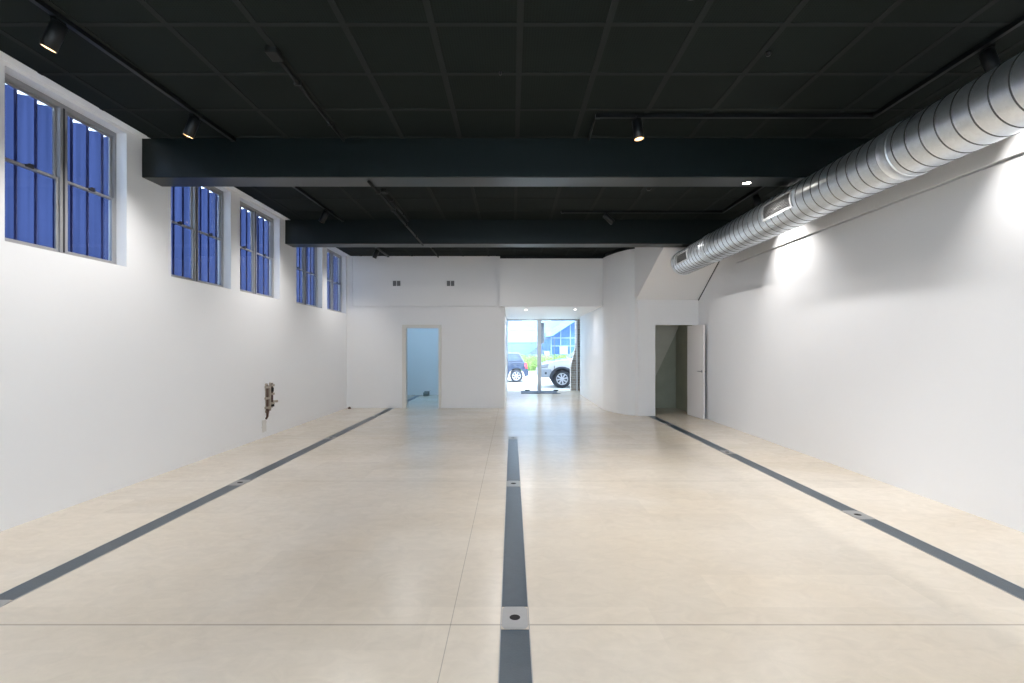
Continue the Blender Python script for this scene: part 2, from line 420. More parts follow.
# curved and angled wall of the stair enclosure
plan0 = [(2.265, 12.42), (2.30, 12.22), (2.345, 12.05), (2.40, 11.88), (2.455, 11.72), (2.52, 11.58), (2.60, 11.44), (2.68, 11.34), (2.77, 11.27)]
plan = []
for i in range(len(plan0)-1):
    p0, p1, p2, p3 = plan0[max(i-1, 0)], plan0[i], plan0[i+1], plan0[min(i+2, len(plan0)-1)]
    for k in range(4):
        t = k/4; plan.append(tuple(.5*((2*b1)+(-a+c)*t+(2*a-5*b1+4*c-d)*t*t+(-a+3*b1-3*c+d)*t**3) for a, b1, c, d in zip(p0, p1, p2, p3)))
plan.append(plan0[-1])
b = MB()
def ribbon(pts, z0, z1, th=.12):
    n = len(pts); off = []
    for i, p in enumerate(pts):
        a = Vector(pts[max(i-1, 0)]); c = Vector(pts[min(i+1, n-1)]); d = (c-a).normalized(); off.append(Vector(p)+Vector((-d.y, d.x))*th)
    rows = []
    for (x, y), o in zip(pts, off):
        rows.append([b.bm.verts.new(q) for q in ((x, y, z0), (x, y, z1), (o.x, o.y, z1), (o.x, o.y, z0))])
    for r, s in zip(rows, rows[1:]):
        for k in range(4):
            f = b.bm.faces.new([r[k], r[(k+1) % 4], s[(k+1) % 4], s[k]])
    b.bm.faces.new(rows[0]); b.bm.faces.new(rows[-1][::-1])
ribbon(plan, 0, 3.76)
bmesh.ops.recalc_face_normals(b.bm, faces=b.bm.faces[:])
b.build('wall_curved', M['white_b'], kind='structure')
# black infill above it
b = MB(); pl2 = [(x+.05, y+.0) for x, y in plan]; ribbon(pl2, 3.76, 3.86, .08); bmesh.ops.recalc_face_normals(b.bm, faces=b.bm.faces[:])
b.build('trim_6', M['black_beam'], kind='structure')

# front wall of stair enclosure with opening, soffit above
SX0, SX1, SZ, SY = 3.21, 4.08, 2.04, 11.20
b = MB()
b.prism([(2.77, 11.27), (2.82, 11.205), (2.88, SY), (SX0, SY), (SX0, SY+.12), (2.77, SY+.20)], 'z', 0, 2.6)
b.box(SX0, SX1, SY, SY+.12, SZ, 2.6); b.box(SX1, XR, SY, SY+.12, 0, 2.6)
b.build('wall_stair', M['white_back'], kind='structure')
# sloped underside of stair flight
b = MB()
top = 3.86
yt = 9.60; top = 2.6+.60*(SY-yt)
xs = lambda y: 2.77+(11.27-y)*.118
# soffit slab
L0 = (xs(11.27)+.0, SY, 2.6); R0 = (XR-.012, SY, 2.6); L1 = (xs(yt), yt, top); R1 = (XR-.012, yt, top)
vs = [b.bm.verts.new(p) for p in (L0, R0, R1, L1, (L0[0], SY+.1, 2.75), (R0[0], SY+.1, 2.75), (R1[0], yt+.1, top+.1), (L1[0], yt+.1, top+.1))]
for q in ((0,1,2,3), (7,6,5,4), (0,4,5,1), (1,5,6,2), (2,6,7,3), (3,7,4,0)): b.bm.faces.new([vs[i] for i in q])
bmesh.ops.recalc_face_normals(b.bm, faces=b.bm.faces[:])
b.build('ceiling_stair_soffit', M['white_back'], kind='structure')
MB().prism([(SY-.01, 2.598), (yt, top-.004), (yt, top-.018), (SY-.01, 2.584)], 'x', XR-.016, XR-.001).build('gap_shade_strip', M['black_beam'], kind='structure')  # black strip put in for the shade of the gap beside the soffit
b = MB()
A = [(xs(11.27), 11.27, 2.6), (xs(yt), yt, top-.02), (xs(11.27), 11.27, 3.76)]
A = [(2.769, 11.27, 2.6), (xs(yt)-.001, yt, top), (xs(yt)-.001, yt, 3.86), (2.769, 11.27, 3.86)]
va = [b.bm.verts.new(p) for p in A]; vb = [b.bm.verts.new((x+.06, y+.01, z)) for x, y, z in A]
b.bm.faces.new(va); b.bm.faces.new(vb[::-1])
for i in range(4): b.bm.faces.new([va[i], va[(i+1) % 4], vb[(i+1) % 4], vb[i]])
bmesh.ops.recalc_face_normals(b.bm, faces=b.bm.faces[:])
b.build('wall_stair_side', M['white_b'], kind='structure')
# store room inside
b = MB(); b.box(2.92, XR, 12.72, 12.9, 0, 4.1); b.box(2.92, 3.02, SY+.12, 12.72, 0, 3.0); b.box(XR-.006, XR-.001, SY+.12, 12.72, 0, 2.5)
b.build('wall_store', M['render'], kind='structure')
b = MB(); b.prism([(3.02, .45), (3.42, .45), (4.17, 2.04), (4.17, 2.4), (3.02, 2.4)], 'y', 12.52, 12.715)
b.build('wall_store_stringer', M['render_light'], kind='structure')
MB().box(2.92, XR, SY+.12, 12.72, 2.4, 2.5).build('ceiling_store', M['render'], kind='structure')

# open white door leaf with handles
d2 = struct_root('door_2', (4.03, 11.40, 0))
ang = math.atan2(10.65-11.40, 4.105-4.03)
def leafpt(u, w, z): # u along leaf, w across
    c, s = math.cos(ang), math.sin(ang)
    return (4.03+u*c-w*s, 11.40+u*s+w*c, z)
def lbox(b, u0, u1, w0, w1, z0, z1, mat=None):
    vs = [b.bm.verts.new(leafpt(u, w_, z)) for u, w_, z in ((u0,w0,z0),(u1,w0,z0),(u1,w1,z0),(u0,w1,z0),(u0,w0,z1),(u1,w0,z1),(u1,w1,z1),(u0,w1,z1))]
    fs = [b.bm.faces.new([vs[i] for i in q]) for q in ((0,3,2,1),(4,5,6,7),(0,1,5,4),(1,2,6,5),(2,3,7,6),(3,0,4,7))]
    b._paint(fs, mat)
b = MB(); lbox(b, 0, .76, -.036, 0, .008, 2.02); lf = b.build('leaf', M['door'], d2, bevel=.002)
b = MB()
for sgn, w0 in ((-1, -.036), (1, 0)):
    p = Vector(leafpt(.70, w0, 1.02)); q = Vector(leafpt(.70, w0+sgn*.045, 1.02))
    b.cyl(p, Vector(leafpt(.70, w0+sgn*.01, 1.02)), .026, n=20); b.cyl(p, q, .010, n=12)
    b.cyl(q, leafpt(.585, w0+sgn*.048, 1.02), .010, n=12)
b.build('handle', M['chrome'], d2)
b = MB()
for z in (.25, 1.05, 1.8): b.cyl(leafpt(-.008, -.018, z-.05), leafpt(-.008, -.018, z+.05), .009, n=12)
b.build('hinge', M['chrome'], d2)

# ------------------------------------------------------------------ windows and ribbed sheets
def make_window(idx, y0, y1):
    w = struct_root('window_%d' % idx, (XL-.12, (y0+y1)/2, WZ0))
    xg = XL-.11    # room-side face of frame
    ym = (y0+y1)/2
    b = MB()
    f = .032
    b.box(xg-.045, xg, y0, y0+f, WZ0, WZ1); b.box(xg-.045, xg, y1-f, y1, WZ0, WZ1)
    b.box(xg-.045, xg, y0+f, y1-f, WZ0, WZ0+.03); b.box(xg-.045, xg, y0+f, y1-f, WZ1-.045, WZ1)
    b.build('frame', M['alu'], w, bevel=.003)
    b = MB(); b.box(xg-.045, xg+.012, ym-.038, ym+.038, WZ0+.03, WZ1-.045); b.box(xg+.012, xg+.017, ym-.008, ym+.008, WZ0+.03, WZ1-.045, M['alu_dark'])
    b.mats.insert(0, M['alu']) if M['alu'] not in b.mats else None
    for fc in b.bm.faces: fc.material_index = 1 if fc.index >= 6 else 0
    b.bm.faces.ensure_lookup_table()
    for k, fc in enumerate(b.bm.faces): fc.material_index = 1 if k >= 6 else 0
    b.build('mullion', None, w)
    zm = (WZ0+WZ1)/2
    for (a, c) in ((y0+f, ym-.038), (ym+.038, y1-f)):
        for (z0, z1, xo) in ((WZ0+.03, zm+.012, -.004), (zm-.012, WZ1-.045, -.026)):
            b = MB(); t = .024; X0, X1 = xg+xo-.018, xg+xo
            b.box(X0, X1, a, a+t, z0, z1); b.box(X0, X1, c-t, c, z0, z1); b.box(X0, X1, a+t, c-t, z0, z0+t); b.box(X0, X1, a+t, c-t, z1-t, z1)
            s = b.build('sash', M['alu'], w, bevel=.002)
            MB().box((X0+X1)/2-.002, (X0+X1)/2+.002, a+t, c-t, z0+t, z1-t).build('pane', M['glass'], s)
        b = MB(); mid = (a+c)/2
        b.box(xg-.014, xg+.012, mid-.035, mid+.035, zm-.004, zm+.018); b.cyl((xg, mid, zm+.018), (xg, mid, zm+.03), .012, n=12); b.box(xg-.004, xg+.018, mid-.008, mid+.03, zm+.022, zm+.032)
        b.build('latch', M['alu_dark'], w)
    # dark outer weather strip
    return w
for i, (y0, y1) in enumerate(wins): make_window(i+1, y0, y1)

names = ['nearest window at the left edge', 'second left wall window', 'third left wall window',
         'fourth left wall window', 'farthest window on the left wall, by the corner']
for i, (y0, y1) in enumerate(wins):
    b = MB(); x = XL-.195; pitch = .187; y = y0+.01+(.04*i) % .15-.1
    ms, mr_ = b.mi(M['sheet']), b.mi(M['rib'])
    def face(ya, yb, xa, xb, za, zb, m):
        ya, yb = max(ya, y0+.001), min(yb, y1-.001)
        if yb-ya < .003: return
        f = b.bm.faces.new([b.bm.verts.new(p) for p in ((xa, ya, WZ0+.001), (xb, yb, WZ0+.001), (xb, yb, zb), (xa, ya, za))]); f.material_index = m
    zt = WZ1-.022
    while y < y1:
        face(y, y+pitch*.92, x, x, zt-.062, zt-.01, ms)
        face(y+pitch*.92, y+pitch*.94, x, x+.02, zt, zt, mr_); face(y+pitch*.94, y+pitch*.99, x+.02, x+.02, zt, zt, mr_); face(y+pitch*.99, y+pitch, x+.02, x, zt, zt, mr_)
        y += pitch
    o = b.build('ribbed_sheet')
    tag(o, 'blue translucent ribbed sheet outside the ' + names[i], 'sheet', 'blue ribbed sheets behind the windows')

# ------------------------------------------------------------------ spiral duct
DXc, DZc, DR = 3.35, 3.183, .2325
duct = root('spiral_duct', (DXc, 3.5, DZc), 'long galvanised spiral ventilation duct hung high along the right wall', 'duct')
b = MB(); n = 64; prof = []; y = -3.9; rid = []
def P(r, yy, m): prof.append((r, yy, m))
y = 10.5
P(DR-.004, 9.78, 0)
seams = []
k = 0
ysm = 4.53+.1395*37
while ysm > -3.8:
    if ysm < 9.74: seams.append(ysm)
    ysm -= .1395
for s_ in seams:
    P(DR, s_+.012, 0); P(DR, s_+.006, 0); P(DR+.004, s_+.003, 1); P(DR+.004, s_-.003, 1); P(DR, s_-.006, 0); P(DR, s_-.012, 0)
P(DR, -3.9, 0)
rings = [[b.bm.verts.new((DXc+r*math.cos(2*PI*i/n), yy, DZc+r*math.sin(2*PI*i/n))) for i in range(n)] for r, yy, m in prof]
i0, i1 = b.mi(M['duct']), b.mi(M['seam'])
for (ra, pa), (rb, pb) in zip(zip(rings, prof), zip(rings[1:], prof[1:])):
    sm = (pa[2] == 1 or pb[2] == 1)
    for i in range(n):
        f = b.bm.faces.new([ra[i], ra[(i+1) % n], rb[(i+1) % n], rb[i]]); f.smooth = True; f.material_index = i1 if sm else i0
b.bm.faces.new(rings[0]).material_index = i0; b.bm.faces.new(rings[-1]).material_index = i0
bmesh.ops.recalc_face_normals(b.bm, faces=b.bm.faces[:])
shell = b.build('shell', None, duct)
me = shell.data
# joint collars
for yc in (4.23, 8.28, .6):
    MB().lathe([(DR+.001, -.06), (DR+.009, -.055), (DR+.009, -.048), (DR+.005, -.044), (DR+.005, .044), (DR+.009, .048), (DR+.009, .055), (DR+.001, .06)], (DXc, yc, DZc), (0, 1, 0), 64).build('joint_collar', M['duct'], duct)
MB().lathe([(DR-.02, -.03), (DR+.008, -.03), (DR+.008, .006), (DR-.03, .006)], (DXc, 9.78, DZc), (0, 1, 0), 64).build('end_cap', M['duct'], duct)
def register(yc, L, half):
    b = MB(); R1 = DR+.012
    def pt(th, y, r=R1): return (DXc+r*math.cos(th), y, DZc+r*math.sin(th))
    th0, th1 = PI-half, PI+half; t = .10
    def patch(a0, a1, ya, yb, r0, r1, seg=6):
        V = []
        for i in range(seg+1):
            th = a0+(a1-a0)*i/seg
            V.append([b.bm.verts.new(pt(th, ya, r1)), b.bm.verts.new(pt(th, yb, r1)), b.bm.verts.new(pt(th, yb, r0)), b.bm.verts.new(pt(th, ya, r0))])
        for p, q in zip(V, V[1:]):
            for k in range(4): b.bm.faces.new([p[k], p[(k+1) % 4], q[(k+1) % 4], q[k]])
        b.bm.faces.new(V[0]); b.bm.faces.new(V[-1][::-1])
    patch(th0, th0+t, yc-L/2, yc+L/2, DR, R1+.003, 2); patch(th1-t, th1, yc-L/2, yc+L/2, DR, R1+.003, 2)
    patch(th0+t, th1-t, yc-L/2, yc-L/2+.03, DR, R1+.003); patch(th0+t, th1-t, yc+L/2-.03, yc+L/2, DR, R1+.003)
    bmesh.ops.recalc_face_normals(b.bm, faces=b.bm.faces[:])
    reg = b.build('air_register', M['reg'], duct)
    b = MB(); patch(th0+t*.9, th1-t*.9, yc-L/2+.025, yc+L/2-.025, DR+.0005, DR+.004); bmesh.ops.recalc_face_normals(b.bm, faces=b.bm.faces[:])
    b.build('register_back', M['duct_in'], reg)
    b = MB(); ns = 9
    for i in range(ns):
        a = th0+t+(th1-th0-2*t)*(i+.5)/ns
        patch(a-.012, a+.012, yc-L/2+.03, yc+L/2-.03, DR+.004, R1+.001, 1)
    bmesh.ops.recalc_face_normals(b.bm, faces=b.bm.faces[:])
    b.build('louvres', M['grille'], reg)
register(5.90, .65, .42)
register(9.17, .58, .40)
for y in (1.2, 5.2, 8.5):
    MB().box(DXc+DR*.75, XR-.022, y-.02, y+.02, DZc+.145, DZc+.175).build('wall_bracket', M['steel'], duct)

# ------------------------------------------------------------------ lighting tracks
def track(pts, label, z=ZC):
    r = root('lighting_track', (pts[0][0], pts[0][1], z), label, 'lighting track', 'black lighting tracks under the ceiling')
    b = MB()
    for (x0, y0), (x1, y1) in zip(pts, pts[1:]):
        d = Vector((x1-x0, y1-y0)); L = d.length; d.normalize(); nrm = Vector((-d.y, d.x))*.019
        a = Vector((x0, y0))-d*.019; c = Vector((x1, y1))+d*.019
        q = [a-nrm, c-nrm, c+nrm, a+nrm]
        vs = [b.bm.verts.new((p.x, p.y, zz)) for zz in (z-.042, z-.007) for p in q]
        for f in ((0,3,2,1),(4,5,6,7),(0,1,5,4),(1,2,6,5),(2,3,7,6),(3,0,4,7)): b.bm.faces.new([vs[i] for i in f])
    b.build('rail', M['black_metal'], r)
    for x, y in (pts[0], pts[-1]): MB().box(x-.023, x+.023, y-.023, y+.023, z-.046, z-.0065).build('end_cap', M['black_metal'], r)
    return r
track([(-3.30, 1.6), (-3.15, 5.64)], 'black lighting track along the window side, nearest bay, carrying two spotlights')
track([(-3.20, 6.05), (-3.12, 9.2)], 'black lighting track along the window side, between the two beams')
track([(-3.12, 9.9), (-3.12, 12.6)], 'black lighting track along the window side, beyond the far beam', ZC3)
track([(.87, 5.08), (3.67, 5.08), (3.67, -1.0)], 'L shaped black track before the near beam, turning along the duct')
track([(.87, 8.63), (3.64, 8.63), (3.64, 6.3)], 'L shaped black track before the far beam, turning along the duct')

def conduit(x, y0, y1, z, label, boxed=True, name='surface_conduit', r_=.016):
    r = root(name, (x, y0, z), label, 'conduit', 'dark surface conduits on the ceiling')
    MB().cyl((x, y0, z), (x, y1, z), r_, n=12).build('pipe', M['dark_conduit'], r)
    if boxed:
        MB().box(x-.045, x+.045, y0-.11, y0+.03, z-.022, z+.026, bevel=.006).build('junction_box', M['dark_conduit'], r)
    yy = y0+.4
    while yy < y1-.1:
        MB().box(x-.03, x+.03, yy-.012, yy+.012, z-.018, z+.027).build('saddle_clip', M['dark_conduit'], r); yy += .8
    return r
conduit(-1.906, 4.05, 5.67, ZC-.027, 'dark conduit with a junction box on the nearest ceiling bay')
conduit(-1.92, 7.55, 9.25, ZC-.027, 'short dark conduit with a junction box between the two beams')
conduit(-1.655, 5.77, 9.3, ZB-.015, 'long dark pipe running beneath both beams', False)
conduit(-1.87, 9.6, 12.69, ZC3-.027, 'dark conduit on the ceiling beyond the far beam', False)
c_ = root('surface_conduit', (.87, 5.1, ZC-.02), 'short dark conduit from the L shaped track to the near beam', 'conduit', 'dark surface conduits on the ceiling')
MB().cyl((.85, 5.10, ZC-.02), (.87, 5.67, ZC-.02), .012, n=10).build('pipe', M['dark_conduit'], c_)

# ------------------------------------------------------------------ track spotlights
SPOTE = 90
def spotlight(x, y, aim, label, z=ZC, energy=1.0, size=105, blend=1.0, col=(1, .97, .94)):
    """cylinder spot: stem down from track, body tilted along aim"""
    zt = z-.042
    r = root('track_spotlight', (x, y, zt), label, 'spotlight', 'black cylinder spotlights on the tracks')
    a = Vector(aim).normalized(); piv = Vector((x, y, zt-.055))
    b = MB(); b.box(x-.017, x+.017, y-.045, y+.045, zt-.014, zt+.002); b.cyl((x, y, zt-.01), (x, y, zt-.06), .009, n=12)
    b.build('track_adapter', M['black_metal'], r)
    s0 = piv-a*.035; Rb = .05
    b = MB(); b.lathe([(0, 0), (Rb-.006, 0), (Rb, .006), (Rb, .20), (Rb-.003, .202), (Rb-.0035, .135), (0, .135)], s0, a, 32)
    bmesh.ops.remove_doubles(b.bm, verts=b.bm.verts[:], dist=2e-4)
    b.build('housing', M['black_metal'], r)
    b = MB(); b.lathe([(Rb-.0045, .198), (Rb-.012, .150)], s0, a, 32); b.build('reflector', M['reflector'], r)
    b = MB(); b.lathe([(Rb-.012, .150), (0, .150)], s0, a, 32); b.build('lens', M['lamp'], r)
    ld = bpy.data.lights.new('spot_beam', 'SPOT'); ld.energy = SPOTE*energy; ld.color = col; ld.spot_size = math.radians(size); ld.spot_blend = blend; ld.shadow_soft_size = .012
    lo = bpy.data.objects.new('spot_beam', ld); COL.objects.link(lo); lo.location = s0+a*.170
    lo.rotation_euler = (-a).to_track_quat('Z', 'Y').to_euler()
    lo.parent = r; lo.matrix_parent_inverse = r.matrix_basis.inverted()
    return r
spotlight(-3.24, 3.57, (-.42, -.05, -1), 'nearest black cylinder spotlight, top left, aimed at the window wall', energy=.5)
spotlight(-3.20, 5.03, (-.38, 0, -1), 'black cylinder spotlight in front of the near beam, left side', energy=.6)
spotlight(-3.15, 8.45, (-.50, .0, -1), 'black cylinder spotlight between the beams, left side', energy=.5)
spotlight(-3.13, 11.6, (-.45, .0, -1), 'black cylinder spotlight beyond the far beam, near the back left corner', z=ZC3, energy=.45)
spotlight(1.27, 5.08, (.12, -.05, -1), 'black cylinder spotlight pointing down from the cross track before the near beam', energy=1.1, size=95)
spotlight(1.62, 8.63, (.95, .1, -.85), 'steeply tilted black cylinder spotlight on the cross track before the far beam', energy=.5, size=85)
spotlight(3.71, 3.90, (.24, -.14, -1), 'black cylinder spotlight above the duct, nearest, right side', energy=.75, size=100, blend=.9)
spotlight(3.70, 7.58, (.24, -.14, -1), 'black cylinder spotlight above the duct, between the beams', energy=.75, size=100, blend=.9)

# ------------------------------------------------------------------ recessed downlights, some added as fill
def downlight(x, y, z, label, energy=30, rad=.045, size=130, col=(1, .97, .95), depth=.0, soft=.05):
    r = root('recessed_downlight', (x, y, z), label, 'downlight', 'round recessed downlights')
    MB().lathe([(rad+.016, 0.001), (rad+.016, -.004), (rad+.004, -.006), (rad, .002)], (x, y, z), (0, 0, 1), 32).build('trim_ring', M['white_b'] if z < 3 else M['black_metal'], r)
    MB().lathe([(rad, -.002), (0.0, -.002)], (x, y, z), (0, 0, 1), 32).build('lens', M['down'], r)
    ld = bpy.data.lights.new('downlight_beam', 'SPOT'); ld.energy = energy; ld.color = col; ld.spot_size = math.radians(size); ld.spot_blend = 1 if z < 3 else .5; ld.shadow_soft_size = soft
    lo = bpy.data.objects.new('downlight_beam', ld); COL.objects.link(lo); lo.location = (x, y, z-.012); lo.parent = r; lo.matrix_parent_inverse = r.matrix_basis.inverted()
downlight(2.75, 5.86, ZB, 'small round downlight in the underside of the near beam', 60)
downlight(1.22, 3.36, ZC, 'round ceiling downlight at the top edge, right of centre', 60)
downlight(.38, 13.5, 2.563, 'left round downlight in the white passage ceiling', 60, size=170)
downlight(1.70, 13.5, 2.563, 'right round downlight in the white passage ceiling', 14, size=170)
for (x, y, z, w_) in ((-2.2, 6.7, ZC, 'left'), (0, 6.7, ZC, 'middle'), (1.9, 6.7, ZC, 'right')):  # added fill lights, hidden by the near beam, to brighten the middle floor
    downlight(x, y, z, 'added fill downlight hidden just past the near beam, '+w_+' of three', 25 if w_ == 'right' else 60, size=160, soft=.16)
for (x, y, z, w_) in ((-2.2, 10.5, ZC3, 'left'), (-.2, 10.3, ZC3, 'right')):  # added fill lights behind the far beam, brightening the back wall
    downlight(x, y, z, 'added fill downlight hidden just past the far beam, '+w_+' of two', 12 if w_ == 'left' else 38, size=165, soft=.16)
for (x, y) in ((-2.4, .6), (0, .2), (2.4, .6), (-2.4, -2.2), (0, -2.2), (2.4, -2.2)):  # unseen lights added behind the camera as general fill
    downlight(x, y, ZC, 'added fill downlight in the bay behind the viewpoint', 55, size=150)

# ------------------------------------------------------------------ small ceiling fittings
def sensor(x, y, z, label, r0=.03, plate=False):
    r = root('ceiling_sensor', (x, y, z), label, 'sensor', 'small ceiling sensors')
    if plate: MB().box(x-.10, x+.10, y-.16, y+.16, z-.009, z).build('mounting_plate', M['strip'], r)
    zz = z-.009 if plate else z-.005
    MB().lathe([(r0, 0), (r0, .012), (r0*.7, .026), (0, .03)], (x, y, zz), (0, 0, -1), 20).build('body', M['black_metal'], r)
sensor(2.03, 7.42, ZC, 'small dark sensor on a square plate between the beams', .035, True)
sensor(2.06, 4.02, ZC, 'small black sensor on the nearest ceiling bay, right side', .022)
sensor(-.10, 4.30, ZC, 'tiny sensor near the middle of the nearest ceiling bay', .012)

# ------------------------------------------------------------------ floor drain channels
def drain(x, y0, y1, plates, label):
    r = root('floor_drain', (x, y0, 0), label, 'floor drain', 'floor drain channels')
    hw = .0745; segs = []; y = y0
    for p in plates:
        if p-.12 > y: segs.append((y, p-.12))
        y = p+.12
    if y < y1: segs.append((y, y1))
    b = MB()
    for sx in (-1, 1): b.box(min(x+sx*hw, x+sx*(hw+.005)), max(x+sx*hw, x+sx*(hw+.005)), y0, y1, -.001, .0035)
    b.build('edge_trim', M['steel'], r)
    for a, c in segs: MB().box(x-hw, x+hw, a, c, -.001, .0022).build('cover_plate', M['slate'], r)
    for p in plates:
        b = MB(); ns = 28; z = .0032
        outer = [(x-hw+.003, p-.116), (x+hw-.003, p-.116), (x+hw-.003, p+.116), (x-hw+.003, p+.116)]
        # plate with a round hole: ring between circle and square
        circ = [b.bm.verts.new((x+.03*math.cos(2*PI*i/ns), p+.03*math.sin(2*PI*i/ns), z)) for i in range(ns)]
        def sq(t):
            c, s = math.cos(t), math.sin(t); k = max(abs(c)/(hw-.003), abs(s)/.116); return (x+c/k, p+s/k, z)
        sqv = [b.bm.verts.new(sq(2*PI*i/ns)) for i in range(ns)]
        for i in range(ns): b.bm.faces.new([circ[i], sqv[i], sqv[(i+1) % ns], circ[(i+1) % ns]])
        jp = b.build('junction_plate', M['steel'], r)
        MB().cyl((x, p, -.0), (x, p, .0026), .0305, n=28).build('hole', M['hole'], jp)
drain(-3.05, .4, 12.69, [2.87, 5.61, 8.42, 11.2], 'dark drain channel in the floor along the window side')
drain(.016, .4, 8.52, [2.79, 5.57, 8.42], 'dark drain channel down the middle of the floor')
drain(3.125, .4, 11.19, [1.75, 4.52, 7.26, 10.0], 'dark drain channel in the floor beside the duct side wall')
r = root('floor_drain', (-3.03, 13, 0), 'dark drain channel in the floor of the blue lit side room', 'floor drain', 'floor drain channels')
MB().box(-3.10, -2.955, 12.86, 16.2, -.001, .0022).build('cover_plate', M['slate'], r)

# ------------------------------------------------------------------ wall fittings
for x, wl in ((-2.93, 'left'), (-1.56, 'right')):
    r = root('air_vent', (x, YB, 3.16), wl+' one of two twin grey wall vents high on the back wall', 'air vent', 'twin grey vents on the back wall')
    for s in (-.052, .052):
        b = MB(); b.box(x+s-.042, x+s+.042, YB-.012, YB, 3.10, 3.23)
        for k in range(5): b.box(x+s-.036, x+s+.036, YB-.017, YB-.011, 3.11+k*.023, 3.122+k*.023)
        b.build('grille', M['grille'], r)

# exposed services in a broken chase on left wall
r = root('exposed_wall_pipes', (XL, 8.64, .6), 'exposed rusty pipes and brackets in a broken chase low on the left wall', 'pipework')
b = MB()
rnd = random.Random(3)
def jag(y0, y1, z0, z1, n=9):
    pts = []
    for i in range(n): pts.append((y0+(y1-y0)*i/(n-1)+rnd.uniform(-.01, .01), z0+rnd.uniform(-.015, .015)))
    for i in range(n): pts.append((y1+rnd.uniform(-.015, .015), z0+(z1-z0)*(i+1)/(n+1)))
    for i in range(n): pts.append((y1-(y1-y0)*i/(n-1)+rnd.uniform(-.01, .01), z1+rnd.uniform(-.015, .015)))
    for i in range(n): pts.append((y0+rnd.uniform(-.015, .015), z1-(z1-z0)*(i+1)/(n+1)))
    return pts
b.prism(jag(8.50, 8.58, .42, .90), 'x', XL-.01, XL+.012); b.prism(jag(8.64, 8.76, .48, .91), 'x', XL-.01, XL+.010)
b.build('broken_plaster', M['rubble'], r)
b = MB(); b.cyl((XL+.025, 8.53, .46), (XL+.025, 8.53, .88), .02, n=14); b.cyl((XL+.03, 8.69, .52), (XL+.03, 8.69, .90), .018, n=14)
b.cyl((XL+.025, 8.53, .46), (XL+.02, 8.55, .35), .018, n=12); b.cyl((XL+.02, 8.55, .35), (XL+.015, 8.51, .31), .016, n=12); b.cyl((XL+.02, 8.60, .46), (XL+.015, 8.57, .34), .010, n=10)
b.build('pipe', M['rust'], r)
b = MB()
for y, z in ((8.53, .85), (8.53, .66), (8.53, .50), (8.69, .87), (8.69, .72), (8.69, .56)):
    b.box(XL, XL+.055, y-.045, y+.045, z-.018, z+.018)
b.cyl((XL+.03, 8.69, .60), (XL+.05, 8.82, .58), .012, n=12); b.cyl((XL+.05, 8.82, .56), (XL+.05, 8.82, .60), .022, n=12)
b.box(XL, XL+.045, 8.60, 8.625, .44, .86)
b.build('bracket', M['rubble'], r)
MB().cyl((XL+.03, 8.69, .76), (XL+.03, 8.69, .83), .028, n=14).build('coupling', M['hole'], r)
b = MB(); b.cyl((XL+.03, 8.70, .50), (XL+.03, 8.70, .54), .032, n=14); b.build('coupling', M['hole'], r)
b = MB(); b.prism(jag(8.40, 8.54, .10, .30, 6), 'x', XL-.005, XL+.004)
o = b.build('wall_patch', M['patch']); tag(o, 'rough pale filler patch low on the left wall below the exposed pipes', 'wall patch')
b = MB(); b.lathe([(0, 0), (.035, 0), (.04, .02), (.02, .045), (0, .05)], (-4.08, 12.55, 0), (0, 0, 1), 14)
o = b.build('rubble_lump', M['rust']); tag(o, 'tiny brown lump on the floor in the back left corner', 'debris')

# carton in side room
r = root('carton', (-2.74, 16.05, 0), 'small grey open carton on the side room floor against its back wall', 'carton')
b = MB(); x0, x1, y0, y1 = -2.83, -2.66, 15.95, 16.12; t = .006
b.box(x0, x1, y0, y1, 0, .008); b.box(x0, x0+t, y0, y1, .008, .11); b.box(x1-t, x1, y0, y1, .008, .14); b.box(x0+t, x1-t, y0, y0+t, .008, .11); b.box(x0+t, x1-t, y1-t, y1, .008, .14)
b.build('tray', M['card'], r)
b = MB(); b.quad((x0, y0, .11), (x1, y0, .11), (x1, y0-.06, .07), (x0, y0-.06, .07)); b.quad((x1, y0, .14), (x1, y1, .14), (x1+.05, y1, .17), (x1+.05, y0, .17))
fl = b.build('flap', M['card'], r); fl.modifiers.new('t', 'SOLIDIFY').thickness = .004

# ------------------------------------------------------------------ storefront
sf = struct_root('window_7', (1, 17.9, 0))
b = MB()
b.box(-.185, -.155, 17.87, 17.95, 0, 2.563); b.box(.905, 1.048, 17.84, 17.96, 0, 2.563); b.box(2.31, 2.35, 17.87, 17.95, 0, 2.563)
b.box(-.155, .905, 17.87, 17.95, 2.52, 2.563); b.box(1.048, 2.31, 17.87, 17.95, 2.52, 2.563)
b.build('frame', M['white_b'], sf)
b = MB(); b.box(-.15, .35, 17.86, 17.88, 2.515, 2.535); b.box(1.40, 2.30, 17.86, 17.88, 2.515, 2.535); b.build('head_channel', M['olive'], sf)
MB().box(-.155, .905, 17.905, 17.915, .01, 2.52).build('pane', M['glass'], sf)
MB().box(1.048, 2.31, 17.905, 17.915, .01, 2.52).build('pane', M['glass'], sf)
b = MB(); b.box(1.052, 1.16, 17.96, 18.05, 1.70, 2.38, bevel=.01); b.box(1.045, 1.17, 17.955, 18.055, 2.38, 2.44, bevel=.01)
o = b.build('outdoor_wall_box', M['canopy']); o.data.materials.clear(); o.data.materials.append(plain('pale_grey_enclosure', (.55, .60, .68, 1), .5))
tag(o, 'tall pale grey box fixed outside beside the white shopfront mullion', 'enclosure')
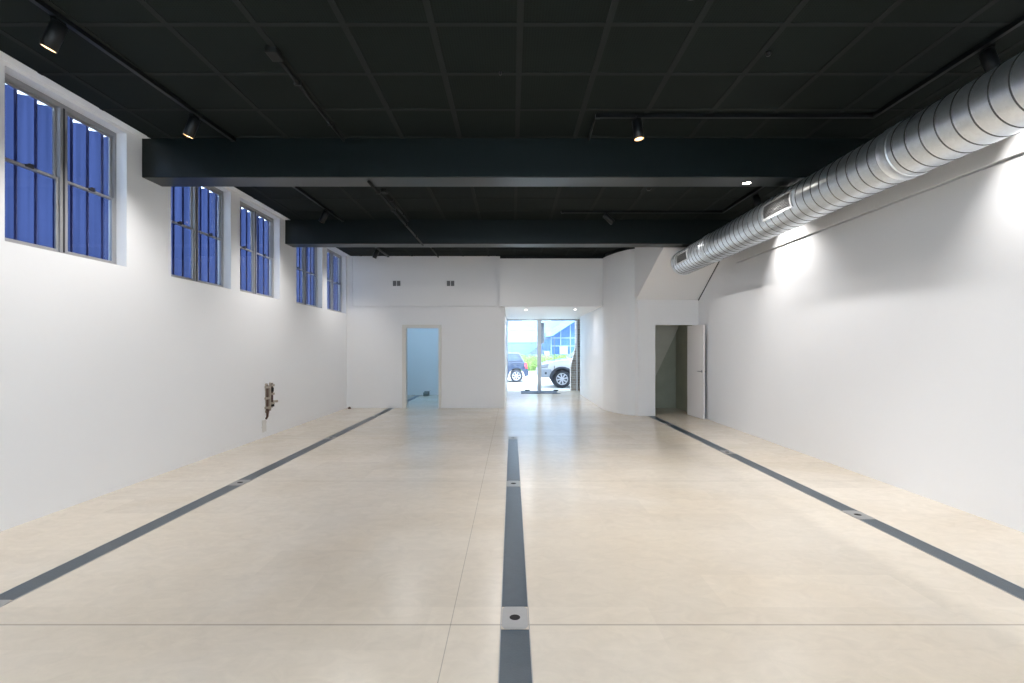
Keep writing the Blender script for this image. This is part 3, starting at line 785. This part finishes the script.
# brick pier and low wall
b = MB(); b.box(2.30, 2.75, 18.0, 18.3, 0, 2.9)
b.prism([(2.12, 0), (2.30, 0), (2.30, 1.6), (2.24, 1.35), (2.14, .95), (2.12, .9)], 'y', 18.0, 18.3)
b.build('wall_brick_pier', M['brick'], kind='structure')
MB().box(-8, -.335, 16.46, 18.3, 0, 4.3).build('wall_facade_left', M['white'], kind='structure')
MB().box(2.75, 12, 16.66, 18.3, 0, 4.3).build('wall_facade_right', M['white'], kind='structure')
MB().box(-.335, 2.75, 18.0, 18.3, 2.7, 4.3).build('wall_facade_head', M['white'], kind='structure')

# door mat with slanted corner, and two dark floor blocks
r = MB(); r.prism([(.315, 17.83), (.31, 16.75), (1.63, 16.75), (1.50, 17.2), (1.62, 17.83)], 'z', 0, .012)
o = r.build('door_mat', M['mat']); tag(o, 'flat blue grey mat on the floor inside the glass shopfront', 'mat')
for x, s in ((.55, 'left'), (1.57, 'right')):
    b = MB(); b.box(x-.085, x+.085, 17.80, 17.86, 0.013, .05, bevel=.006)
    o = b.build('door_wedge', M['stop']); tag(o, s+' one of two small dark blocks at the foot of the glass shopfront', 'floor block', 'dark blocks at the shopfront')

# ------------------------------------------------------------------ street: cars
def wheel(name, x, y, z, R, w, out, parent, spokes=7):
    """out=-1: outer face towards -y"""
    b = MB(); ri = R*.66
    b.lathe([(ri, 0), (R*.93, 0), (R, .03), (R, w-.03), (R*.93, w), (ri, w)], (x, y, z), (0, -out, 0), 32)
    t = b.build(name, M['rubber'], parent)
    b = MB(); b.lathe([(ri, .01), (ri*.93, .01), (ri*.88, .05), (ri*.88, w), (ri, w)], (x, y, z), (0, -out, 0), 32)
    b.lathe([(0, .015), (ri*.22, .015), (ri*.25, .05), (0, .06)], (x, y, z), (0, -out, 0), 20)
    for k in range(spokes):
        a = 2*PI*k/spokes+.2; d = Vector((math.cos(a), 0, math.sin(a))); n_ = Vector((-math.sin(a), 0, math.cos(a)))
        c0 = Vector((x, y-out*.03, z)); p0 = c0+d*ri*.15; p1 = c0+d*ri*.92; hw0, hw1 = ri*.09, ri*.14
        vs = []
        for yy in (0, -out*.03):
            for p, h in ((p0, hw0), (p1, hw1)):
                vs += [b.bm.verts.new(p-n_*h+Vector((0, yy, 0))), b.bm.verts.new(p+n_*h+Vector((0, yy, 0)))]
        for q in ((0,1,3,2), (4,6,7,5), (0,2,6,4), (1,5,7,3), (2,3,7,6), (0,4,5,1)): b.bm.faces.new([vs[i] for i in q])
    b.build('rim', M['rim'], t)
    b = MB(); b.cyl((x, y-out*.07, z), (x, y-out*.08, z), ri*.87, n=24); b.build('brake_disc', M['car_dark'], t)
def arc(cx, cz, r, n=10):  # from right side over the top to the left (for bottom outline traversed right->left)
    return [(cx+r*math.cos(PI*i/n), cz+r*math.sin(PI*i/n)) for i in range(n+1)]
# dark blue hatchback, rear end to the right
hb = root('parked_hatchback', (-1.3, 23.3, 0), 'dark blue hatchback parked across the street, tail end in the left pane', 'car')
yN, yF = 22.45, 24.1
rw, fw, wr = .20, -2.35, .30
low = [(.70, .38), (.70, .60), (.63, .80), (.56, .93), (-2.2, .93), (-3.05, .80), (-3.35, .62), (-3.38, .30), (-3.2, .2)]
prof = low + [(fw-.36, .20)] + [(fw+.36*math.cos(PI-PI*i/10), .27+.36*math.sin(PI*i/10)) for i in range(11)] + [(fw+.36, .20), (rw-.36, .20)] + [(rw+.36*math.cos(PI-PI*i/10), .27+.36*math.sin(PI*i/10)) for i in range(11)] + [(.6, .22)]
def shell_sides(prof, y0, y1, inset, zsplit=None):
    b = MB(); b.prism(prof, 'y', y0, y1); return b
MBb = shell_sides(prof, yN, yF, 0); MBb.build('body', M['blue_car'], hb, bevel=.03)
def greenhouse(base, topp, y0, y1, ins, name, mat, parent):
    b = MB(); n = len(base)
    A = [b.bm.verts.new((x, y0, z)) for x, z in base]; 
    # base: list of 2 pts, topp: 2 pts
    (bx0, bz0), (bx1, bz1) = base; (tx0, tz0), (tx1, tz1) = topp
    for v in A: b.bm.verts.remove(v)
    P_ = [(bx0, y0, bz0), (bx1, y0, bz1), (bx1, y1, bz1), (bx0, y1, bz0), (tx0, y0+ins, tz0), (tx1, y0+ins, tz1), (tx1, y1-ins, tz1), (tx0, y1-ins, tz0)]
    vs = [b.bm.verts.new(p) for p in P_]
    for q in ((0,3,2,1),(4,5,6,7),(0,1,5,4),(1,2,6,5),(2,3,7,6),(3,0,4,7)): b.bm.faces.new([vs[i] for i in q])
    return b.build(name, mat, parent, bevel=.03)
greenhouse([(-2.25, .92), (.55, .92)], [(-1.45, 1.33), (.34, 1.31)], yN+.02, yF-.02, .13, 'cabin', M['blue_car'], hb)
def sidewin(pts, y0, ins_per_z, zb, name, mat, parent, eps=.012):
    b = MB()
    f = [b.bm.verts.new((x, y0+(z-zb)*ins_per_z-eps, z)) for x, z in pts]; g = [b.bm.verts.new((x, y0+(z-zb)*ins_per_z+.01, z)) for x, z in pts]
    b.bm.faces.new(f); b.bm.faces.new(g[::-1]); n = len(pts)
    for i in range(n): b.bm.faces.new([f[i], f[(i+1) % n], g[(i+1) % n], g[i]])
    bmesh.ops.recalc_face_normals(b.bm, faces=b.bm.faces[:])
    return b.build(name, mat, parent)
for pts in ([(-.28, .96), (.36, .98), (.22, 1.24), (-.28, 1.26)], [(-1.2, .96), (-.34, .96), (-.34, 1.26), (-1.15, 1.27)], [(-2.05, .96), (-1.26, .96), (-1.21, 1.27), (-1.42, 1.27)]):
    sidewin(pts, yN+.02, .13/.40, .92, 'side_window', M['car_glass'], hb)
b = MB(); b.prism([(.60, .63), (.705, .62), (.68, .86), (.60, .90), (.55, .80)], 'y', yN-.012, yN+.35); b.build('tail_light', M['tail'], hb, bevel=.01)
b = MB(); b.prism([(.55, .26), (.74, .30), (.75, .54), (.66, .58), (.58, .45)], 'y', yN-.01, yF+.01); b.build('bumper', M['blue_car'], hb, bevel=.02)
b = MB(); b.prism([(-2.0, 1.318), (.30, 1.312), (.40, 1.29), (.30, 1.34), (-1.3, 1.345)], 'y', yN+.25, yN+.28); b.build('roof_rail', M['car_grey'], hb)
for x in (-.75, -1.7): MB().box(x, x+.15, yN-.025, yN, .78, .80).build('door_handle', M['chrome'], hb)
for cx in (rw, fw):
    wheel('wheel', cx, yN-.01, .29, .29, .19, -1, hb, 7); wheel('wheel', cx, yF+.01, .29, .29, .19, 1, hb, 7)

# white four wheel drive, front to the left
sv = root('parked_off_roader', (3.3, 20.2, 0), 'white four wheel drive with grey bumper parked outside the right pane', 'car')
yN, yF = 19.25, 21.05
fwx, rwx = 1.93, 4.75
def archL(cx, r, cz=.36, n=12): return [(cx+r*math.cos(PI-PI*i/n), cz+r*math.sin(PI*i/n)) for i in range(n+1)]
prof = [(5.75, .45), (5.75, 1.0), (5.70, 1.12), (2.25, 1.12), (1.9, 1.08), (1.45, 1.0), (1.12, .90), (1.08, .72), (1.12, .45), (1.35, .42)] + archL(fwx, .43) + [(2.5, .36), (4.2, .36)] + archL(rwx, .43) + [(5.3, .40)]
MB().prism(prof, 'y', yN, yF).build('body', M['white_car'], sv, bevel=.03)
greenhouse([(2.28, 1.11), (5.68, 1.11)], [(2.98, 1.72), (5.50, 1.72)], yN+.03, yF-.03, .16, 'cabin', M['white_car'], sv)
for pts in ([(2.55, 1.16), (3.45, 1.16), (3.45, 1.63), (3.02, 1.63)], [(3.55, 1.16), (4.4, 1.16), (4.4, 1.63), (3.55, 1.63)], [(4.5, 1.16), (5.5, 1.16), (5.4, 1.62), (4.5, 1.63)]):
    sidewin(pts, yN+.03, .16/.61, 1.11, 'side_window', M['car_glass'], sv)
b = MB()
vs = [b.bm.verts.new(p) for p in ((2.30, yN+.15, 1.15), (2.30, yF-.15, 1.15), (2.90, yF-.25, 1.66), (2.90, yN+.25, 1.66))]; b.bm.faces.new(vs)
ws = b.build('windscreen', M['car_glass'], sv); ws.modifiers.new('t', 'SOLIDIFY').thickness = .03
b = MB(); b.prism([(1.04, .42), (1.00, .55), (1.02, .72), (1.25, .74), (1.50, .72), (1.56, .60), (1.50, .44), (1.3, .39)], 'y', yN-.03, yF+.03); b.build('bumper', M['car_grey'], sv, bevel=.03)
b = MB(); b.cyl((1.30, yN-.035, .57), (1.30, yN-.02, .57), .045, n=16); b.build('fog_lamp', M['car_dark'], sv)
b = MB(); b.prism([(1.07, .75), (1.38, .78), (1.42, .93), (1.12, .90)], 'y', yN-.012, yN+.3); b.build('headlight', M['car_grey'], sv, bevel=.01)
for cx in (fwx, rwx):
    b = MB(); n = 14; o_ = [(cx+.50*math.cos(PI*i/n), .36+.46*math.sin(PI*i/n)) for i in range(n+1)]; i_ = [(cx+.40*math.cos(PI*i/n), .36+.385*math.sin(PI*i/n)) for i in range(n+1)]
    V = [[b.bm.verts.new((x, yy, z)) for (x, z), yy in ((o_[k], yN-.05), (o_[k], yN+.02), (i_[k], yN+.02), (i_[k], yN-.05))] for k in range(n+1)]
    for p, q in zip(V, V[1:]):
        for k in range(4): b.bm.faces.new([p[k], p[(k+1) % 4], q[(k+1) % 4], q[k]])
    b.bm.faces.new(V[0]); b.bm.faces.new(V[-1][::-1]); bmesh.ops.recalc_face_normals(b.bm, faces=b.bm.faces[:])
    b.build('wheel_arch', M['car_dark'], sv)
    b = MB(); b.cyl((cx, yN+.26, .40), (cx, yN+.30, .40), .425, n=28); b.build('arch_liner', M['car_dark'], sv)
    wheel('wheel', cx, yN-.02, .345, .345, .24, -1, sv, 8); wheel('wheel', cx, yF+.02, .345, .345, .24, 1, sv, 8)
b = MB(); b.cyl((1.63, yN+.02, .70), (1.63, yN+.02, 2.0), .014, .011, n=8); b.cyl((1.63, yN+.02, .66), (1.63, yN+.02, .86), .024, n=10); b.build('antenna', M['olive'], sv)
b = MB(); b.box(1.9, 5.4, yN+.3, yF-.3, .25, .42); b.build('chassis', M['car_dark'], sv)

# ------------------------------------------------------------------ hedge, planter wall
MB().box(-6, 14, 26.4, 26.55, -.01, .33).build('planter_wall', M['pave'], kind='structure')
b = MB(); rnd = random.Random(5)
hx0, hx1, hy0, hy1, hz0, hz1 = .35, 9.0, 26.72, 27.8, -.01, 1.10
N_ = 40
grid = {}
for i in range(N_*3):
    x = hx0+(hx1-hx0)*i/(N_*3-1)
    top = hz1+.05*math.sin(x*5)+rnd.uniform(-.03, .03)
    ring = [(x, hy0+.06+rnd.uniform(-.04, .04), hz0), (x, hy0+rnd.uniform(-.05, .05), hz0+.7), (x, hy0+.10, top-.06), (x, (hy0+hy1)/2, top), (x, hy1-.1, top-.06), (x, hy1, hz0+.3), (x, hy1, hz0)]
    grid[i] = [b.bm.verts.new(p) for p in ring]
for i in range(N_*3-1):
    for k in range(6): b.bm.faces.new([grid[i][k], grid[i][k+1], grid[i+1][k+1], grid[i+1][k]])
b.bm.faces.new(grid[0]); b.bm.faces.new(grid[N_*3-1][::-1])
bmesh.ops.recalc_face_normals(b.bm, faces=b.bm.faces[:])
for _ in range(4200):
    x = rnd.uniform(hx0, hx1); t = rnd.random()
    if t < .6: y, z = hy0+rnd.uniform(-.07, .03), rnd.uniform(hz0, hz1)
    else: y, z = rnd.uniform(hy0, hy1), hz1+rnd.uniform(-.04, .10)
    c = Vector((x, y, z)); u = Vector((rnd.uniform(-1, 1), rnd.uniform(-1, 1), rnd.uniform(-1, 1))).normalized(); v = u.orthogonal().normalized(); s = rnd.uniform(.03, .06)
    b.bm.faces.new([b.bm.verts.new(p) for p in (c-u*s, c+v*s*.5, c+u*s, c-v*s*.5)])
o = b.build('clipped_hedge', M['leaf']); tag(o, 'bright green clipped hedge on a low wall behind the parked cars', 'hedge')

# ------------------------------------------------------------------ building opposite
bd = root('showroom_building', (2, 40, 0), 'pale blue showroom building with sloping glazed front across the street', 'building')
Y0 = 38.0; K = Y0/500
def X(px): return (px-512)*K
def Z(py): return 1.5+(349-py)*K
b = MB(); b.box(-16, 14, Y0, Y0+8, Z(342.5), 9)
b.build('upper_cladding', M['clad'], bd)
b = MB()
for py in (329.5, 315, 300, 290): b.box(-16, X(545), Y0-.03, Y0+.01, Z(py)-.02, Z(py)+.02)
b.build('cladding_joint', M['bmull'], bd)
MB().box(-16, 14, Y0+.05, Y0+8, 0, Z(342.5)).build('lower_cladding', M['band'], bd)
b = MB(); b.prism([(X(545), Z(337)), (X(551), Z(336.5)), (X(600), Z(304.5)), (X(600), Z(298)), (X(574), Z(314)), (X(545), Z(333.5)-.0)], 'y', Y0-1.2, Y0)
b.build('sloping_fascia', M['canopy'], bd)
b = MB(); b.prism([(X(541), 0), (X(600), 0), (X(600), Z(305)), (X(551), Z(336.5)), (X(541), Z(342))], 'y', Y0-.15, Y0-.02); b.build('glazing', M['bglass'], bd)
b = MB()
for px in (551, 560.5, 570, 580, 590): b.box(X(px)-.03, X(px)+.03, Y0-.22, Y0-.14, 0, Z(337)+(max(0, px-551))*.62*K)
for py in (338, 346): b.box(X(551), X(600), Y0-.22, Y0-.14, Z(py)-.03, Z(py)+.03)
b.build('mullion', M['bmull'], bd)
b = MB(); b.prism([(X(525.5), Z(356)), (X(537), Z(348)), (X(548), Z(352)), (X(548), 0), (X(525.5), 0)], 'y', Y0-1.4, Y0-.3); b.build('lean_to_roof', M['navy'], bd)
b = MB(); b.box(X(559), X(567), Y0-.5, Y0-.4, Z(354), Z(346.5)); b.box(X(543), X(548), Y0-1.5, Y0-1.42, Z(356), Z(351)); b.build('window_poster', plain('pale_lilac_poster', (.24, .30, .46, 1), .6), bd)

# ------------------------------------------------------------------ world, sun, portals
wd = bpy.data.worlds.new('sky'); scn.world = wd; wd.use_nodes = True
bg = wd.node_tree.nodes['Background']; bg.inputs['Color'].default_value = (.66, .82, 1.0, 1); bg.inputs['Strength'].default_value = 3.4
sd = bpy.data.lights.new('sun', 'SUN'); sd.energy = 3.0; sd.angle = .01; sd.color = (1, .96, .9)
so = bpy.data.objects.new('sun', sd); COL.objects.link(so)
so.rotation_euler = Vector((.6, -.7, .95)).to_track_quat('Z', 'Y').to_euler()
vs_ = scn.view_settings
vs_.view_transform = 'Standard'; vs_.look = 'None'; vs_.exposure = 1.18; vs_.gamma = 1; vs_.use_curve_mapping = False
scn.cycles.use_denoising = True
scn.cycles.max_bounces = 12; scn.cycles.diffuse_bounces = 6; scn.cycles.glossy_bounces = 4; scn.cycles.transparent_max_bounces = 12
scn.cycles.sample_clamp_indirect = 6
scn.cycles.caustics_reflective = False; scn.cycles.caustics_refractive = False
